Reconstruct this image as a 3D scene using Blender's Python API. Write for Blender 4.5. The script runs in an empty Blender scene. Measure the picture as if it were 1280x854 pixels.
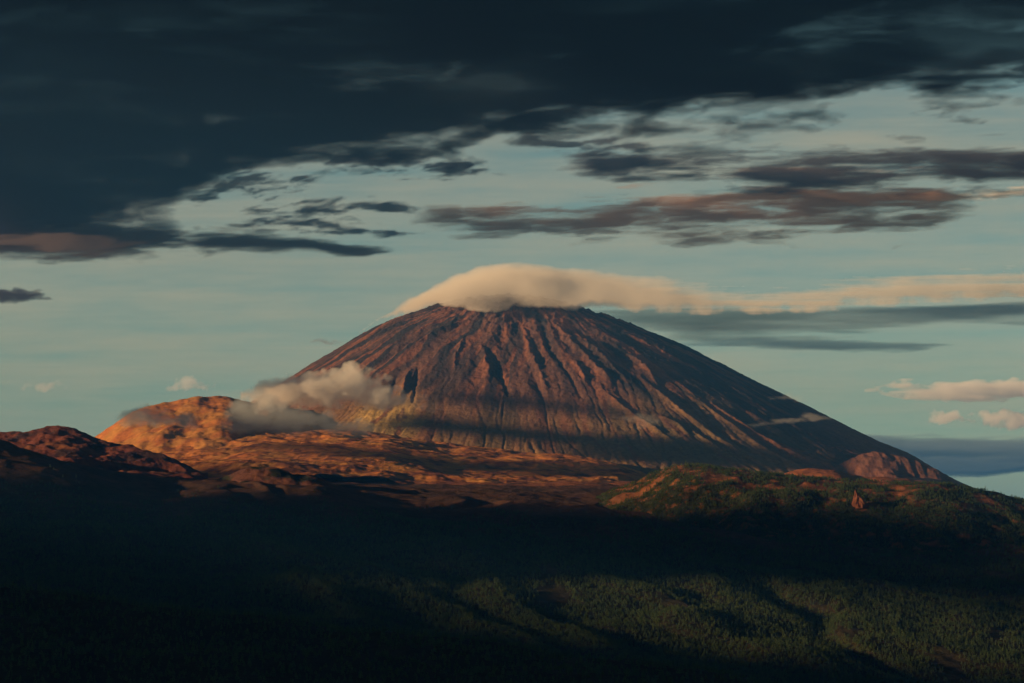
import bpy, math, random
import numpy as np

# ------------------------------------------------------------------ camera, sky, sun, exposure
sc = bpy.context.scene
ZC = 1500.0                       # camera altitude in metres
PITCH = math.radians(5.55)
F = 3011.0                        # focal length in pixels of the 1280 x 854 photograph
cam_d = bpy.data.cameras.new('camera'); cam = bpy.data.objects.new('camera', cam_d)
sc.collection.objects.link(cam); sc.camera = cam
cam.location = (0, 0, ZC); cam.rotation_euler = (math.pi/2 + PITCH, 0, 0)
cam_d.sensor_width = 36.0; cam_d.lens = 36.0*F/1280.0
cam_d.clip_start = 1.0; cam_d.clip_end = 400000.0

SUN_EL = math.radians(8.0)        # low sun, left of and behind the viewer
SUN_A = math.radians(70.0)        # angle from straight behind the camera towards the left
S = np.array([-math.sin(SUN_A)*math.cos(SUN_EL), -math.cos(SUN_A)*math.cos(SUN_EL), math.sin(SUN_EL)])

w = bpy.data.worlds.new('World'); sc.world = w; w.use_nodes = True
nt = w.node_tree; nt.nodes.clear()
sky = nt.nodes.new('ShaderNodeTexSky'); sky.sky_type = 'NISHITA'; sky.sun_disc = False
sky.sun_elevation = SUN_EL
sky.sun_rotation = math.atan2(S[0], S[1])
sky.altitude = 1500; sky.air_density = 1.0; sky.dust_density = 0.8; sky.ozone_density = 2.0
tint = nt.nodes.new('ShaderNodeMix'); tint.data_type = 'RGBA'; tint.blend_type = 'MULTIPLY'
tint.inputs[0].default_value = 1.0; tint.inputs[7].default_value = (1.02, 1.07, 0.76, 1)
bg = nt.nodes.new('ShaderNodeBackground'); bg.inputs['Strength'].default_value = 0.07
wo = nt.nodes.new('ShaderNodeOutputWorld')
nt.links.new(sky.outputs[0], tint.inputs[6]); nt.links.new(tint.outputs[2], bg.inputs[0]); nt.links.new(bg.outputs[0], wo.inputs[0])

sun_d = bpy.data.lights.new('sun', 'SUN'); sun = bpy.data.objects.new('sun', sun_d); sc.collection.objects.link(sun)
sun_d.energy = 5.0; sun_d.angle = math.radians(0.4); sun_d.color = (1.0, 0.60, 0.27)
from mathutils import Vector
sun.rotation_euler = Vector(S).to_track_quat('Z', 'Y').to_euler()
sun.location = (-3000, -2000, 6000)

sc.view_settings.view_transform = 'Standard'; sc.view_settings.look = 'None'
sc.view_settings.exposure = 0.6; sc.view_settings.gamma = 1.0; sc.view_settings.use_curve_mapping = False
sc.render.engine = 'CYCLES'
cy = sc.cycles
cy.max_bounces = 6; cy.diffuse_bounces = 2; cy.glossy_bounces = 1; cy.transmission_bounces = 1
cy.volume_bounces = 4; cy.transparent_max_bounces = 64
cy.use_denoising = True
try: cy.denoiser = 'OPENIMAGEDENOISE'
except Exception: pass

# ------------------------------------------------------------------ numeric helpers
def ray(u, v):
    """photograph pixel -> (X/Y, dZ/Y): direction scaled to one metre along +Y"""
    a = np.asarray(u, float) - 640.0; b = 427.0 - np.asarray(v, float)
    fy = F*math.cos(PITCH) - b*math.sin(PITCH); fz = F*math.sin(PITCH) + b*math.cos(PITCH)
    return a/fy, fz/fy
def at(u, v, Y):
    rx, rz = ray(u, v); return rx*Y, Y, ZC + rz*Y
def zat(v, Y, u=640): return at(u, v, Y)[2]

_perm = {}
def perlin(x, y, seed=0):
    if seed not in _perm:
        r = np.random.RandomState(seed); p = r.permutation(256); _perm[seed] = (np.concatenate([p, p]), r.rand(256)*2*np.pi)
    p, ang = _perm[seed]
    xi = np.floor(x).astype(np.int64); yi = np.floor(y).astype(np.int64)
    xf = x - xi; yf = y - yi; xi &= 255; yi &= 255
    def g(ix, iy, dx, dy):
        a = ang[p[p[ix & 255] + (iy & 255)]]
        return np.cos(a)*dx + np.sin(a)*dy
    sx = xf*xf*xf*(xf*(xf*6-15)+10); sy = yf*yf*yf*(yf*(yf*6-15)+10)
    n00 = g(xi, yi, xf, yf); n10 = g(xi+1, yi, xf-1, yf); n01 = g(xi, yi+1, xf, yf-1); n11 = g(xi+1, yi+1, xf-1, yf-1)
    a = n00 + sx*(n10-n00); b = n01 + sx*(n11-n01)
    return (a + sy*(b-a))*1.5
def fbm(x, y, octs=5, seed=0, gain=0.5, lac=2.03):
    t = 0; a = 1.0
    for k in range(octs):
        t = t + a*perlin(x, y, seed+k); x = x*lac + 17.3; y = y*lac + 9.1; a *= gain
    return t
def ridged(x, y, octs=4, seed=0, gain=0.5, lac=2.03):
    t = 0; a = 1.0; nrm = 0
    for k in range(octs):
        t = t + a*(1-np.abs(perlin(x, y, seed+k))*1.6); nrm += a; x = x*lac + 5.3; y = y*lac + 3.7; a *= gain
    return t/nrm
def sstep(a, b, x):
    t = np.clip((x-a)/(b-a), 0, 1); return t*t*(3-2*t)
def interp(x, pts): 
    p = np.array(pts, float); return np.interp(x, p[:, 0], p[:, 1])
def smooth_interp(x, pts, wdt):
    return sum(interp(x + k*wdt, pts) for k in (-1, -.5, 0, .5, 1))/5.0

# ------------------------------------------------------------------ mesh helpers
def put(o, label=None, cat=None, group=None, kind=None):
    if label: o['label'] = label
    if cat: o['category'] = cat
    if group: o['group'] = group
    if kind: o['kind'] = kind
    return o
def mesh_obj(name, V, Q, mat, attrs=None, smooth=True):
    V = np.asarray(V, np.float32); Q = np.asarray(Q, np.int32)
    org = np.array([V[:, 0].mean(), V[:, 1].mean(), V[:, 2].min()], np.float32)
    me = bpy.data.meshes.new(name)
    k = Q.shape[1]
    me.vertices.add(len(V)); me.vertices.foreach_set('co', (V-org).ravel())
    me.loops.add(Q.size); me.loops.foreach_set('vertex_index', Q.ravel())
    me.polygons.add(len(Q)); me.polygons.foreach_set('loop_start', np.arange(0, Q.size, k, dtype=np.int32))
    me.polygons.foreach_set('use_smooth', np.full(len(Q), smooth))
    for n, a in (attrs or {}).items():
        at_ = me.attributes.new(n, 'FLOAT', 'POINT'); at_.data.foreach_set('value', np.asarray(a, np.float32).ravel())
    me.materials.append(mat); me.update(calc_edges=True); me.validate()
    o = bpy.data.objects.new(name, me); o.location = org; sc.collection.objects.link(o)
    return o
def grid_quads(ny, nx):
    i = np.arange(ny*nx).reshape(ny, nx)
    return np.stack([i[:-1, :-1], i[:-1, 1:], i[1:, 1:], i[1:, :-1]], -1).reshape(-1, 4)
def grid_obj(name, X, Y, Z, mat, attrs=None):
    return mesh_obj(name, np.stack([X, Y, Z], -1).reshape(-1, 3), grid_quads(*X.shape), mat, attrs)

# ------------------------------------------------------------------ materials
def new_mat(name):
    m = bpy.data.materials.new(name); m.use_nodes = True; m.node_tree.nodes.clear(); return m
def terrain_mat(name, base, alt, layers, grain=0.012, scale=1.0, rough=0.95, bump=12.0):
    """base/alt mixed by noise in world space, then (attribute, colour) layers on top, then a bump for stones"""
    m = new_mat(name); t = m.node_tree; N = t.nodes.new; L = t.links.new
    out = N('ShaderNodeOutputMaterial'); bs = N('ShaderNodeBsdfPrincipled'); bs.inputs['Roughness'].default_value = rough
    bs.inputs['Specular IOR Level'].default_value = 0.1
    L(bs.outputs[0], out.inputs[0])
    geo = N('ShaderNodeNewGeometry')
    def noise(s, det=6, rgh=0.6):
        n = N('ShaderNodeTexNoise'); n.inputs['Scale'].default_value = s; n.inputs['Detail'].default_value = det
        n.inputs['Roughness'].default_value = rgh; L(geo.outputs['Position'], n.inputs['Vector']); return n
    def ramp(sock, lo, hi):
        r = N('ShaderNodeMapRange'); r.inputs['From Min'].default_value = lo; r.inputs['From Max'].default_value = hi
        L(sock, r.inputs['Value']); return r.outputs[0]
    def mix(f, a, b, mode='MIX'):
        x = N('ShaderNodeMix'); x.data_type = 'RGBA'; x.blend_type = mode
        L(f, x.inputs[0]) if not isinstance(f, float) else setattr(x.inputs[0], 'default_value', f)
        for s_, val in ((6, a), (7, b)):
            if isinstance(val, tuple): x.inputs[s_].default_value = (*val, 1)
            else: L(val, x.inputs[s_])
        return x.outputs[2]
    n1 = noise(0.004*scale); col = mix(ramp(n1.outputs[0], 0.38, 0.62), base, alt)
    for attr, c in layers:
        a = N('ShaderNodeAttribute'); a.attribute_name = attr; col = mix(a.outputs['Fac'], col, c)
    n2 = noise(grain*2.2, 8, 0.7); v = ramp(n2.outputs[0], 0.3, 0.7)
    g = N('ShaderNodeMapRange'); L(v, g.inputs['Value']); g.inputs['To Min'].default_value = 0.62; g.inputs['To Max'].default_value = 1.3
    cmb = N('ShaderNodeCombineColor')
    for k in range(3): L(g.outputs[0], cmb.inputs[k])
    col = mix(1.0, col, cmb.outputs[0], 'MULTIPLY')
    L(col, bs.inputs['Base Color'])
    n3 = noise(grain*2.5, 7, 0.65)
    b = N('ShaderNodeBump'); b.inputs['Strength'].default_value = 0.8; b.inputs['Distance'].default_value = bump
    L(n3.outputs[0], b.inputs['Height']); L(b.outputs[0], bs.inputs['Normal'])
    return m
def cloud_mat(name, color, dens, aniso=0.0):
    m = new_mat(name); t = m.node_tree
    out = t.nodes.new('ShaderNodeOutputMaterial'); pv = t.nodes.new('ShaderNodeVolumePrincipled')
    pv.inputs['Color'].default_value = (*color, 1); pv.inputs['Density'].default_value = dens; pv.inputs['Anisotropy'].default_value = aniso
    t.links.new(pv.outputs[0], out.inputs['Volume'])
    try: m.cycles.homogeneous_volume = True
    except Exception: pass
    return m

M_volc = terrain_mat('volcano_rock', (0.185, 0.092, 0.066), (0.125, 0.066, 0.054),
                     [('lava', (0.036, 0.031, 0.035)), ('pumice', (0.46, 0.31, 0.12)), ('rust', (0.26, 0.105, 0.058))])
M_hill = terrain_mat('orange_pumice', (0.54, 0.215, 0.055), (0.45, 0.16, 0.045),
                     [('lava', (0.12, 0.045, 0.03)), ('pumice', (0.49, 0.235, 0.062))], bump=6.0)
M_lava = terrain_mat('red_lava', (0.19, 0.062, 0.04), (0.12, 0.045, 0.034), [('lava', (0.05, 0.03, 0.03)), ('pumice', (0.40, 0.16, 0.05))])
M_cinder = terrain_mat('brown_cinder', (0.17, 0.075, 0.05), (0.13, 0.06, 0.045), [('veg', (0.025, 0.032, 0.018))])
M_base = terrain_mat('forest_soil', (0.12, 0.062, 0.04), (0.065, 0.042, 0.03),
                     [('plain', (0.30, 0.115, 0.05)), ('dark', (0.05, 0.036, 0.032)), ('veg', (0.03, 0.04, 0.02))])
M_ridge = terrain_mat('ridge_soil', (0.24, 0.095, 0.045), (0.12, 0.06, 0.035), [('veg', (0.035, 0.042, 0.02)), ('plain', (0.36, 0.13, 0.05))])

# ------------------------------------------------------------------ ocean (reaches the horizon far behind the island)
def ocean():
    m = new_mat('sea'); t = m.node_tree
    out = t.nodes.new('ShaderNodeOutputMaterial'); bs = t.nodes.new('ShaderNodeBsdfPrincipled')
    bs.inputs['Base Color'].default_value = (0.02, 0.045, 0.06, 1); bs.inputs['Roughness'].default_value = 0.3
    n = t.nodes.new('ShaderNodeTexNoise'); n.inputs['Scale'].default_value = 0.02
    b = t.nodes.new('ShaderNodeBump'); b.inputs['Distance'].default_value = 2.0
    g = t.nodes.new('ShaderNodeNewGeometry'); t.links.new(g.outputs['Position'], n.inputs['Vector'])
    t.links.new(n.outputs[0], b.inputs['Height']); t.links.new(b.outputs[0], bs.inputs['Normal']); t.links.new(bs.outputs[0], out.inputs[0])
    n_ = 24; a = np.linspace(-60000, 60000, n_); X, Y = np.meshgrid(a, a + 10000)
    put(grid_obj('ocean', X, Y, np.zeros_like(X), m), 'dark ocean surface reaching the horizon around the island', kind='structure')
ocean()

# ------------------------------------------------------------------ the long forested slope that carries everything
BASE_PROFILE = [(300, 1490), (900, 1330), (2500, 1130), (5000, 1080), (6400, 1130), (6900, 1199), (7500, 1251), (8300, 1388), (9100, 1557), (10000, 1729),
                (11200, 1887), (13000, 1985), (15000, 2095), (17000, 2190), (20000, 2150), (24000, 1200), (30000, -60)]
def base_h(X, Y):
    al = X/np.maximum(Y, 50)
    z = smooth_interp(Y, BASE_PROFILE, 350.0)
    far = sstep(5600, 7600, Y)*(1-sstep(10800, 12500, Y))
    # the slope falls away to the right and climbs to the left
    z = z - 260*far*np.clip(al+0.02, -0.19, 0.4)/0.2*0.5
    # barrancos running down towards the viewer and to the right
    q = X + 0.35*Y + 260*fbm(X/900, Y/900, 3, 31); r = Y*0.35 - X*0.2
    z = z + far*(52*(ridged(q/900, r/2600, 2, 41)-0.6) + 18*(ridged(q/320, r/1500, 2, 47)-0.6))
    z = z + fbm(X/420, Y/420, 4, 51)*14*sstep(3000, 7000, Y) + fbm(X/60, Y/60, 2, 55)*2.0 + sstep(10200, 11400, Y)*(1-sstep(15500, 17000, Y))*11*(ridged(X/210, Y/160, 4, 57)-0.6)
    z = z - 520*sstep(0.165, 0.26, al)*sstep(10800, 13000, Y)
    # left shoulder: dark slope coming in from the left edge of the picture
    z = z + 150*np.exp(-((Y-10900)/900)**2)*sstep(-0.135, -0.24, al)*(1-sstep(-0.25, -0.45, al))
    return z
def forest_slope():
    al = np.concatenate([np.linspace(-1.2, -0.3, 40, endpoint=False), np.linspace(-0.3, 0.3, 620), np.linspace(0.3, 1.2, 41)[1:]])
    Y = np.concatenate([np.geomspace(300, 6000, 60, endpoint=False), np.linspace(6000, 12000, 480, endpoint=False),
                        np.linspace(12000, 16000, 150, endpoint=False), np.linspace(16000, 30000, 60)])
    A, YY = np.meshgrid(al, Y); X = A*YY
    Z = base_h(X, YY)
    n = fbm(X/300, YY/500, 4, 61)
    v_plain = sstep(12300, 12900, YY + 250*n)*(1-sstep(14400, 15200, YY + 300*n))
    plain = v_plain*sstep(-0.25, 0.05, n+0.35)
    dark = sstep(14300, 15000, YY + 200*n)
    veg = (1-sstep(9300, 10600, YY + 500*n))*0.7
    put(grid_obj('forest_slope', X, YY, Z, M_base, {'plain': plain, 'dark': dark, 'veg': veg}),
        'dark forested slope rising towards the foot of the volcano', kind='structure')
forest_slope()

# ------------------------------------------------------------------ the volcano
CX, CY = 55.0, 18000.0
PR = [(0, 3585), (250, 3545), (430, 3480), (840, 3365), (1260, 3195), (1620, 3005), (2010, 2815), (2340, 2640), (2580, 2508), (2850, 2400), (3190, 2190), (3900, 1900), (5200, 1500)]
PL = [(0, 3585), (300, 3570), (560, 3525), (830, 3450), (1110, 3340), (1390, 3165), (1640, 3015), (1880, 2860), (2250, 2620), (2700, 2330), (3300, 2000), (5200, 1500)]
PF = [(0, 3585), (350, 3520), (600, 3390), (900, 3190), (1250, 2940), (1600, 2690), (1950, 2470), (2250, 2310), (2600, 2165), (3000, 2040), (3600, 1900), (5200, 1500)]
def cone_base(X, Y):
    dx = X-CX; dy = Y-CY; r = np.hypot(dx, dy) + 1e-3; c = dx/r; s_ = -dy/r
    zr, zl, zf = (smooth_interp(r, p, 130.0) for p in (PR, PL, PF))
    side = np.where(c > 0, zr, zl); k = np.abs(c)**1.6
    zb = np.where(s_ >= 0, side*k + zf*(1-k), side)
    return zb, r, np.arctan2(dx, -dy)
def hit_cone(u, v):
    rx, rz = ray(u, v); Y = np.linspace(14000, 19000, 2001)
    z, _, _ = cone_base(rx*Y, Y); k = np.argmax(z > ZC + rz*Y)
    return rx*Y[k], Y[k]
# ridges (+) and gullies (-) seen in the photograph: pixels, width m, height m
FEAT = [([(612, 436), (620, 455), (630, 475), (637, 497)], 26, -75), ([(600, 430), (606, 450), (614, 475)], 45, 45),
        ([(590, 397), (555, 412), (520, 430), (488, 447)], 38, 45), ([(540, 388), (500, 402), (450, 428), (400, 455)], 60, 30),
        ([(556, 405), (520, 425), (480, 450), (455, 468)], 50, -35),
        ([(512, 462), (506, 480), (500, 500)], 30, 50), ([(522, 460), (519, 480), (516, 505)], 18, -60),
        ([(496, 470), (490, 486), (486, 500)], 24, -45), ([(580, 420), (570, 445), (566, 470)], 26, 32),
        ([(655, 410), (662, 440), (676, 470), (690, 500)], 45, 50), ([(676, 408), (690, 440), (712, 470), (730, 500)], 26, -50),
        ([(690, 404), (716, 430), (746, 462), (770, 480)], 32, 45),
        ([(722, 420), (760, 455), (790, 480)], 28, 45),
        ([(788, 444), (812, 466), (822, 482)], 30, 50), ([(716, 452), (728, 468), (733, 480)], 28, 45),
        ([(740, 476), (780, 512), (830, 545), (880, 580)], 30, 30), ([(800, 470), (850, 515), (900, 550), (960, 585)], 34, 45),
        ([(815, 470), (870, 515), (930, 560), (985, 588)], 30, -35), ([(820, 520), (850, 535), (862, 545)], 25, 35),
        ([(850, 480), (905, 525), (960, 565), (1010, 590)], 34, 38), ([(700, 540), (720, 560), (745, 580)], 18, -22),
        ([(890, 505), (950, 545), (1020, 580)], 32, 34), ([(660, 545), (668, 565), (680, 585)], 18, -22), ([(860, 535), (890, 556), (925, 578)], 22, 28)]
def gullies():
    """rain-cut gullies: water runs outward ring by ring on a (radius, angle) grid and cuts in as it gathers"""
    nr, nth = 420, 2200; r0, r1 = 260.0, 3400.0; t0, t1 = -2.0, 2.0
    r = np.linspace(r0, r1, nr)[:, None]; th = np.linspace(t0, t1, nth)[None, :]
    X = CX + r*np.sin(th); Y = CY - r*np.cos(th)
    hb, _, _ = cone_base(X, Y)
    wt = th + 0.13*fbm(X/800, Y/800, 3, 80); lr = np.log(r) + 0*th
    spur = sstep(350, 650, r)*(1-sstep(1300, 1900, r))
    patch = sstep(0.0, 0.55, fbm(wt*3.2, lr*2.2, 3, 94)+0.12)
    H = hb + (16*spur+8)*(ridged(wt*4.5, lr*1.0, 2, 81)-0.6) + (11*spur*patch+2)*(ridged(wt*13, lr*1.6, 3, 85)-0.6) + 1.2*fbm(wt*40, lr*4, 4, 89) + 8*fbm(X/240, Y/240, 3, 91)
    H0 = H.copy(); dr = (r1-r0)/(nr-1)
    K = (0.02*spur*(0.1+patch) + 0.012 + 0.016*sstep(1500, 2100, r) + 0.02*sstep(0.1, 0.7, th)*sstep(600, 1000, r))*np.ones_like(H)
    cols = np.arange(nth); offs = np.array([-1, 0, 1])
    for it in range(9):
        A = np.ones_like(H); rs_ = np.random.RandomState(it)
        for k in range(nr-1):
            nb = np.clip(cols[None, :] + offs[:, None], 0, nth-1)
            step = np.hypot(dr, offs[:, None]*(t1-t0)/nth*r[k, 0])
            sl = (H[k][None, :] - H[k+1][nb])/step + rs_.rand(3, nth)*0.01
            rec = nb[np.argmax(sl, 0), cols]
            A[k+1] += np.bincount(rec, A[k], minlength=nth)*0.985
        w_ = (t1-t0)/nth*r*dr
        cut = K*np.sqrt(np.minimum(A*w_, 90000.0))*0.45
        cut = (np.roll(cut, 1, 1) + 2*cut + np.roll(cut, -1, 1))/4
        H = H - np.minimum(cut, 6.0)
        d = (np.roll(H, 1, 1) + np.roll(H, -1, 1))/2 - H; H = H + 0.35*d
        
        for _ in range(3): H[1:-1] += 0.5*((H[:-2]+H[2:])/2 - H[1:-1])
    D = H - hb
    k_ = 41; pad = np.pad(D, ((0, 0), (k_*6, k_*6)), mode='edge'); cs = np.cumsum(pad, 1); wn = k_*12
    mean = (cs[:, wn:] - cs[:, :-wn])/wn; mean = mean[:, :nth] if mean.shape[1] >= nth else np.pad(mean, ((0, 0), (0, nth-mean.shape[1])), mode='edge')
    D = D - mean
    D = D*sstep(t0, t0+0.3, th)*(1-sstep(t1-0.3, t1, th))*(1-sstep(3000, 3390, r))*sstep(260, 330, r)
    wet = sstep(0, 3.0, (H0-H) - ((np.cumsum(np.pad(H0-H, ((0, 0), (20, 20)), mode='edge'), 1)[:, 40:] - np.cumsum(np.pad(H0-H, ((0, 0), (20, 20)), mode='edge'), 1)[:, :-40])/40))
    def sample(A_, X, Y):
        rr = np.hypot(X-CX, Y-CY); tt = np.arctan2(X-CX, CY-Y)
        fi = np.clip((rr-r0)/(r1-r0)*(nr-1), 0, nr-1.001); fj = np.clip((tt-t0)/(t1-t0)*(nth-1), 0, nth-1.001)
        i, j = fi.astype(int), fj.astype(int); fi -= i; fj -= j
        v = A_[i, j]*(1-fi)*(1-fj) + A_[i+1, j]*fi*(1-fj) + A_[i, j+1]*(1-fi)*fj + A_[i+1, j+1]*fi*fj
        return np.where((rr > r0) & (rr < r1) & (np.abs(tt) < 2.0), v, 0.0)
    return D, wet, sample
def volcano():
    x = np.concatenate([np.linspace(-4300, -2600, 60, endpoint=False), np.linspace(-2600, 3300, 900, endpoint=False), np.linspace(3300, 4300, 40)])
    y = np.concatenate([np.linspace(14500, 18200, 560, endpoint=False), np.linspace(18200, 22500, 110)])
    X, Y = np.meshgrid(x, y)
    wx = X + 50*fbm(X/700, Y/700, 4, 71) + 8*fbm(X/90, Y/90, 3, 73); wy = Y + 50*fbm(X/700+9, Y/700, 4, 75)
    Z, r, th = cone_base(X, Y)
    dx = wx-CX; dy = wy-CY; rr = np.hypot(dx, dy)+1; tt = np.arctan2(dx, -dy); lr = np.log(rr)
    env = sstep(250, 800, r)
    D, wet, sample = gullies(); wet = sample(wet, X, Y)
    jw = 14*(1-sstep(1100, 1700, r)) + 2.5; jx = X + jw*fbm(X/70, Y/70, 4, 76); jy = Y + jw*fbm(X/70+7, Y/70, 4, 78)
    Z = Z + sample(D, jx, jy) + 9*env*(1-sstep(1300, 1900, r))*(ridged(jx/75, jy/75, 3, 79)-0.6)
    # crusty lava blocks round the summit, fine roughness everywhere
    Z = Z + (1-sstep(450, 950, r+200*fbm(X/300, Y/300, 3, 96)))*(26*ridged(X/110, Y/90, 4, 97) + 16*fbm(X/60, Y/60, 4, 98)) + 2.5*fbm(X/40, Y/40, 4, 99)
    for pts, wd, amp in FEAT:
        P = np.array([hit_cone(*p) for p in pts]); d = np.full(X.shape, 1e9); tpar = np.zeros(X.shape); n = len(P)-1
        m = (X > P[:, 0].min()-200) & (X < P[:, 0].max()+200) & (Y > P[:, 1].min()-200) & (Y < P[:, 1].max()+200)
        xs, ys = jx[m] + 8*fbm(X[m]/35, Y[m]/35, 3, 77), jy[m]; dd = np.full(xs.shape, 1e9); tp = np.zeros(xs.shape)
        for k in range(n):
            a, b = P[k], P[k+1]; ab = b-a; t = np.clip(((xs-a[0])*ab[0] + (ys-a[1])*ab[1])/(ab@ab), 0, 1)
            e = np.hypot(xs-a[0]-t*ab[0], ys-a[1]-t*ab[1]); q = e < dd; dd[q] = e[q]; tp[q] = (k+t[q])/n
        Z[m] += amp*(0.6 if amp > 0 else 0.5)*np.exp(-(dd/(0.62*wd))**1.3)*np.sin(np.clip(tp*0.94+0.06, 0, 1)*math.pi)**0.6
    rf = np.exp(-((X-2700)/520)**2)*np.exp(-((Y-17000)/700)**2)
    al = X/Y
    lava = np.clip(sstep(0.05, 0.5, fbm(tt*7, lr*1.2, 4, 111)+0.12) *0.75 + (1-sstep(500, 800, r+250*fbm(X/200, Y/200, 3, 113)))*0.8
                   + sstep(0.4, 0.95, th + 0.35*fbm(X/500, Y/500, 3, 117))*0.85 + 0.55*sstep(-0.3, -0.9, th + 0.5*fbm(tt*6, lr, 3, 118))*(1-sstep(1500, 1900, r)), 0, 1)*(1-0.9*np.clip(rf*1.5, 0, 1))  # right-flank term: old lava, plus the flank's shade put into the colour
    px, py = hit_cone(482, 530)
    pum = np.exp(-(((X-px)/230)**2 + ((Y-py)/380)**2)**2)*sstep(-0.35, 0.05, fbm(X/80, Y/150, 3, 119)+0.25)
    low_p = 0.7*sstep(1500, 2100, r)*(1-sstep(0.5, 1.0, np.abs(th)))
    rust = np.clip(sstep(0.0, 0.5, fbm(tt*14, lr*1.6, 4, 121))*env*0.7 + rf*1.2, 0, 1)*(1-pum)
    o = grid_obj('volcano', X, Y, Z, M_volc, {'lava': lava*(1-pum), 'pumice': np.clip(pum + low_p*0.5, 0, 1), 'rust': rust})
    put(o, 'broad reddish brown volcano with gullied flanks under a cap cloud', kind='structure')
volcano()

# ------------------------------------------------------------------ hills given by a crest line in the photograph, each at its own distance
def crest_hill(name, label, crest, mat, du, w0, w1, front, back, rough, attrs_fn, n_w, seed, kind='structure', foot_noise=1.0):
    """crest: [(u, v, Y)]; front/back: [(metres from crest, drop)]"""
    c = np.array(crest, float); u = np.arange(c[0, 0], c[-1, 0]+du, du)
    v = sum(np.interp(u+k, c[:, 0], c[:, 1]) for k in (-6, -3, 0, 3, 6))/5; Yc = np.interp(u, c[:, 0], c[:, 2])
    al = ray(u, v)[0]; zc = ZC + ray(u, v)[1]*Yc
    wv = np.concatenate([np.linspace(-w0, 0, n_w, endpoint=False), np.linspace(0, w1, n_w//3)])
    W, _ = np.meshgrid(wv, u, indexing='ij')
    Y = Yc[None, :] + W; X = al[None, :]*Y
    Wn = W + foot_noise*60*fbm(X/300, Y/300, 3, seed)
    drop = np.where(Wn < 0, smooth_interp(-Wn, front, 40), smooth_interp(Wn, back, 40))
    Z = zc[None, :] - drop + rough(X, Y, W)
    o = grid_obj(name, X, Y, Z, mat, attrs_fn(X, Y, W, Z))
    put(o, label, kind=kind); return dict(X=X, Y=Y, Z=Z, W=W, al=al, wv=wv)

# orange side cone left of the volcano
def rough_hill(X, Y, W):
    k = sstep(-600, -1200, W)
    return 5*fbm(X/160, Y/160, 4, 131) - 9*ridged(X/230+Y/1500, Y/800, 3, 133) + 2*fbm(X/40, Y/40, 4, 134) + k*(10*ridged(X/150, Y/110, 4, 135) - 5) + 14*fbm(X/420, Y/420, 3, 137)
def at_hill(X, Y, W, Z):
    n = fbm(X/140, Y/140, 4, 141)
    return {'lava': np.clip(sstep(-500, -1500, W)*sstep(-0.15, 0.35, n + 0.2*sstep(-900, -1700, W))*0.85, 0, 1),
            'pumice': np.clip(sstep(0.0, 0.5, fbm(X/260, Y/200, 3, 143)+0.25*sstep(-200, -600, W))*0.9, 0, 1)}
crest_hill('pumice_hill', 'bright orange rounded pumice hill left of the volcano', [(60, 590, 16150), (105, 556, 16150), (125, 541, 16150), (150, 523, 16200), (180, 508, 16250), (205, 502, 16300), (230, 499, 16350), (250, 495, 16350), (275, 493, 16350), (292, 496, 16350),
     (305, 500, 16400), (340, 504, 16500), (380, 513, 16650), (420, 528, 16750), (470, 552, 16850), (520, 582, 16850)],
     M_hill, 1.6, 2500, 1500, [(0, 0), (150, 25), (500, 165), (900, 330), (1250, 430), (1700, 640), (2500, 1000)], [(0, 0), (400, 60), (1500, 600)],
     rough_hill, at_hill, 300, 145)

# rugged orange lava field between the hill and the volcano
def rough_field(X, Y, W): return 15*(ridged(X/260, Y/120, 4, 135)-0.6) + 4*fbm(X/60, Y/60, 4, 136) + 16*fbm(X/500, Y/400, 3, 138) + 0.06*(X+1000)
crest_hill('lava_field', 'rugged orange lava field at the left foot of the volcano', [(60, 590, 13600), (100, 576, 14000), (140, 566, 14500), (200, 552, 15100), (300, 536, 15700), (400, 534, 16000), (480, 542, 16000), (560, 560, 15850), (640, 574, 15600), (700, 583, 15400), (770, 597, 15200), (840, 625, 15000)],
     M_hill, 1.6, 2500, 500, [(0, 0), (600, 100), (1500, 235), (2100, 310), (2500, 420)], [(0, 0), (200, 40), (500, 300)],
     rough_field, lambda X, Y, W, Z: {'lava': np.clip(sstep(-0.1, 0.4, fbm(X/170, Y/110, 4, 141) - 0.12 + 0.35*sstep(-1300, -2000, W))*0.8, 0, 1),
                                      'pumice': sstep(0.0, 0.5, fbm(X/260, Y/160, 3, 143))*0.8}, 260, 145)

# red lava hills at the left edge
def rough_lava(X, Y, W): return 26*(ridged(X/300, Y/240, 4, 151)-0.62) + 7*fbm(X/90, Y/90, 4, 153)
crest_hill('lava_hill', 'low dark red rugged lava hill at the left edge', [(-160, 545, 12500), (-60, 542, 12500), (0, 540, 12500), (40, 537, 12500), (75, 533, 12500), (95, 537, 12450), (120, 546, 12400), (150, 555, 12300), (185, 563, 12200), (220, 575, 12100), (260, 592, 12000)],
     M_lava, 1.5, 900, 900, [(0, 0), (200, 60), (450, 130), (700, 190), (900, 260)], [(0, 0), (300, 60), (900, 330)],
     rough_lava, lambda X, Y, W, Z: {'lava': sstep(0.0, 0.4, fbm(X/200, Y/200, 4, 155))*0.9, 'pumice': sstep(0.05, 0.5, fbm(X/150+4, Y/150, 4, 157))*0.6*sstep(-200, -500, W)}, 170, 159)

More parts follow.
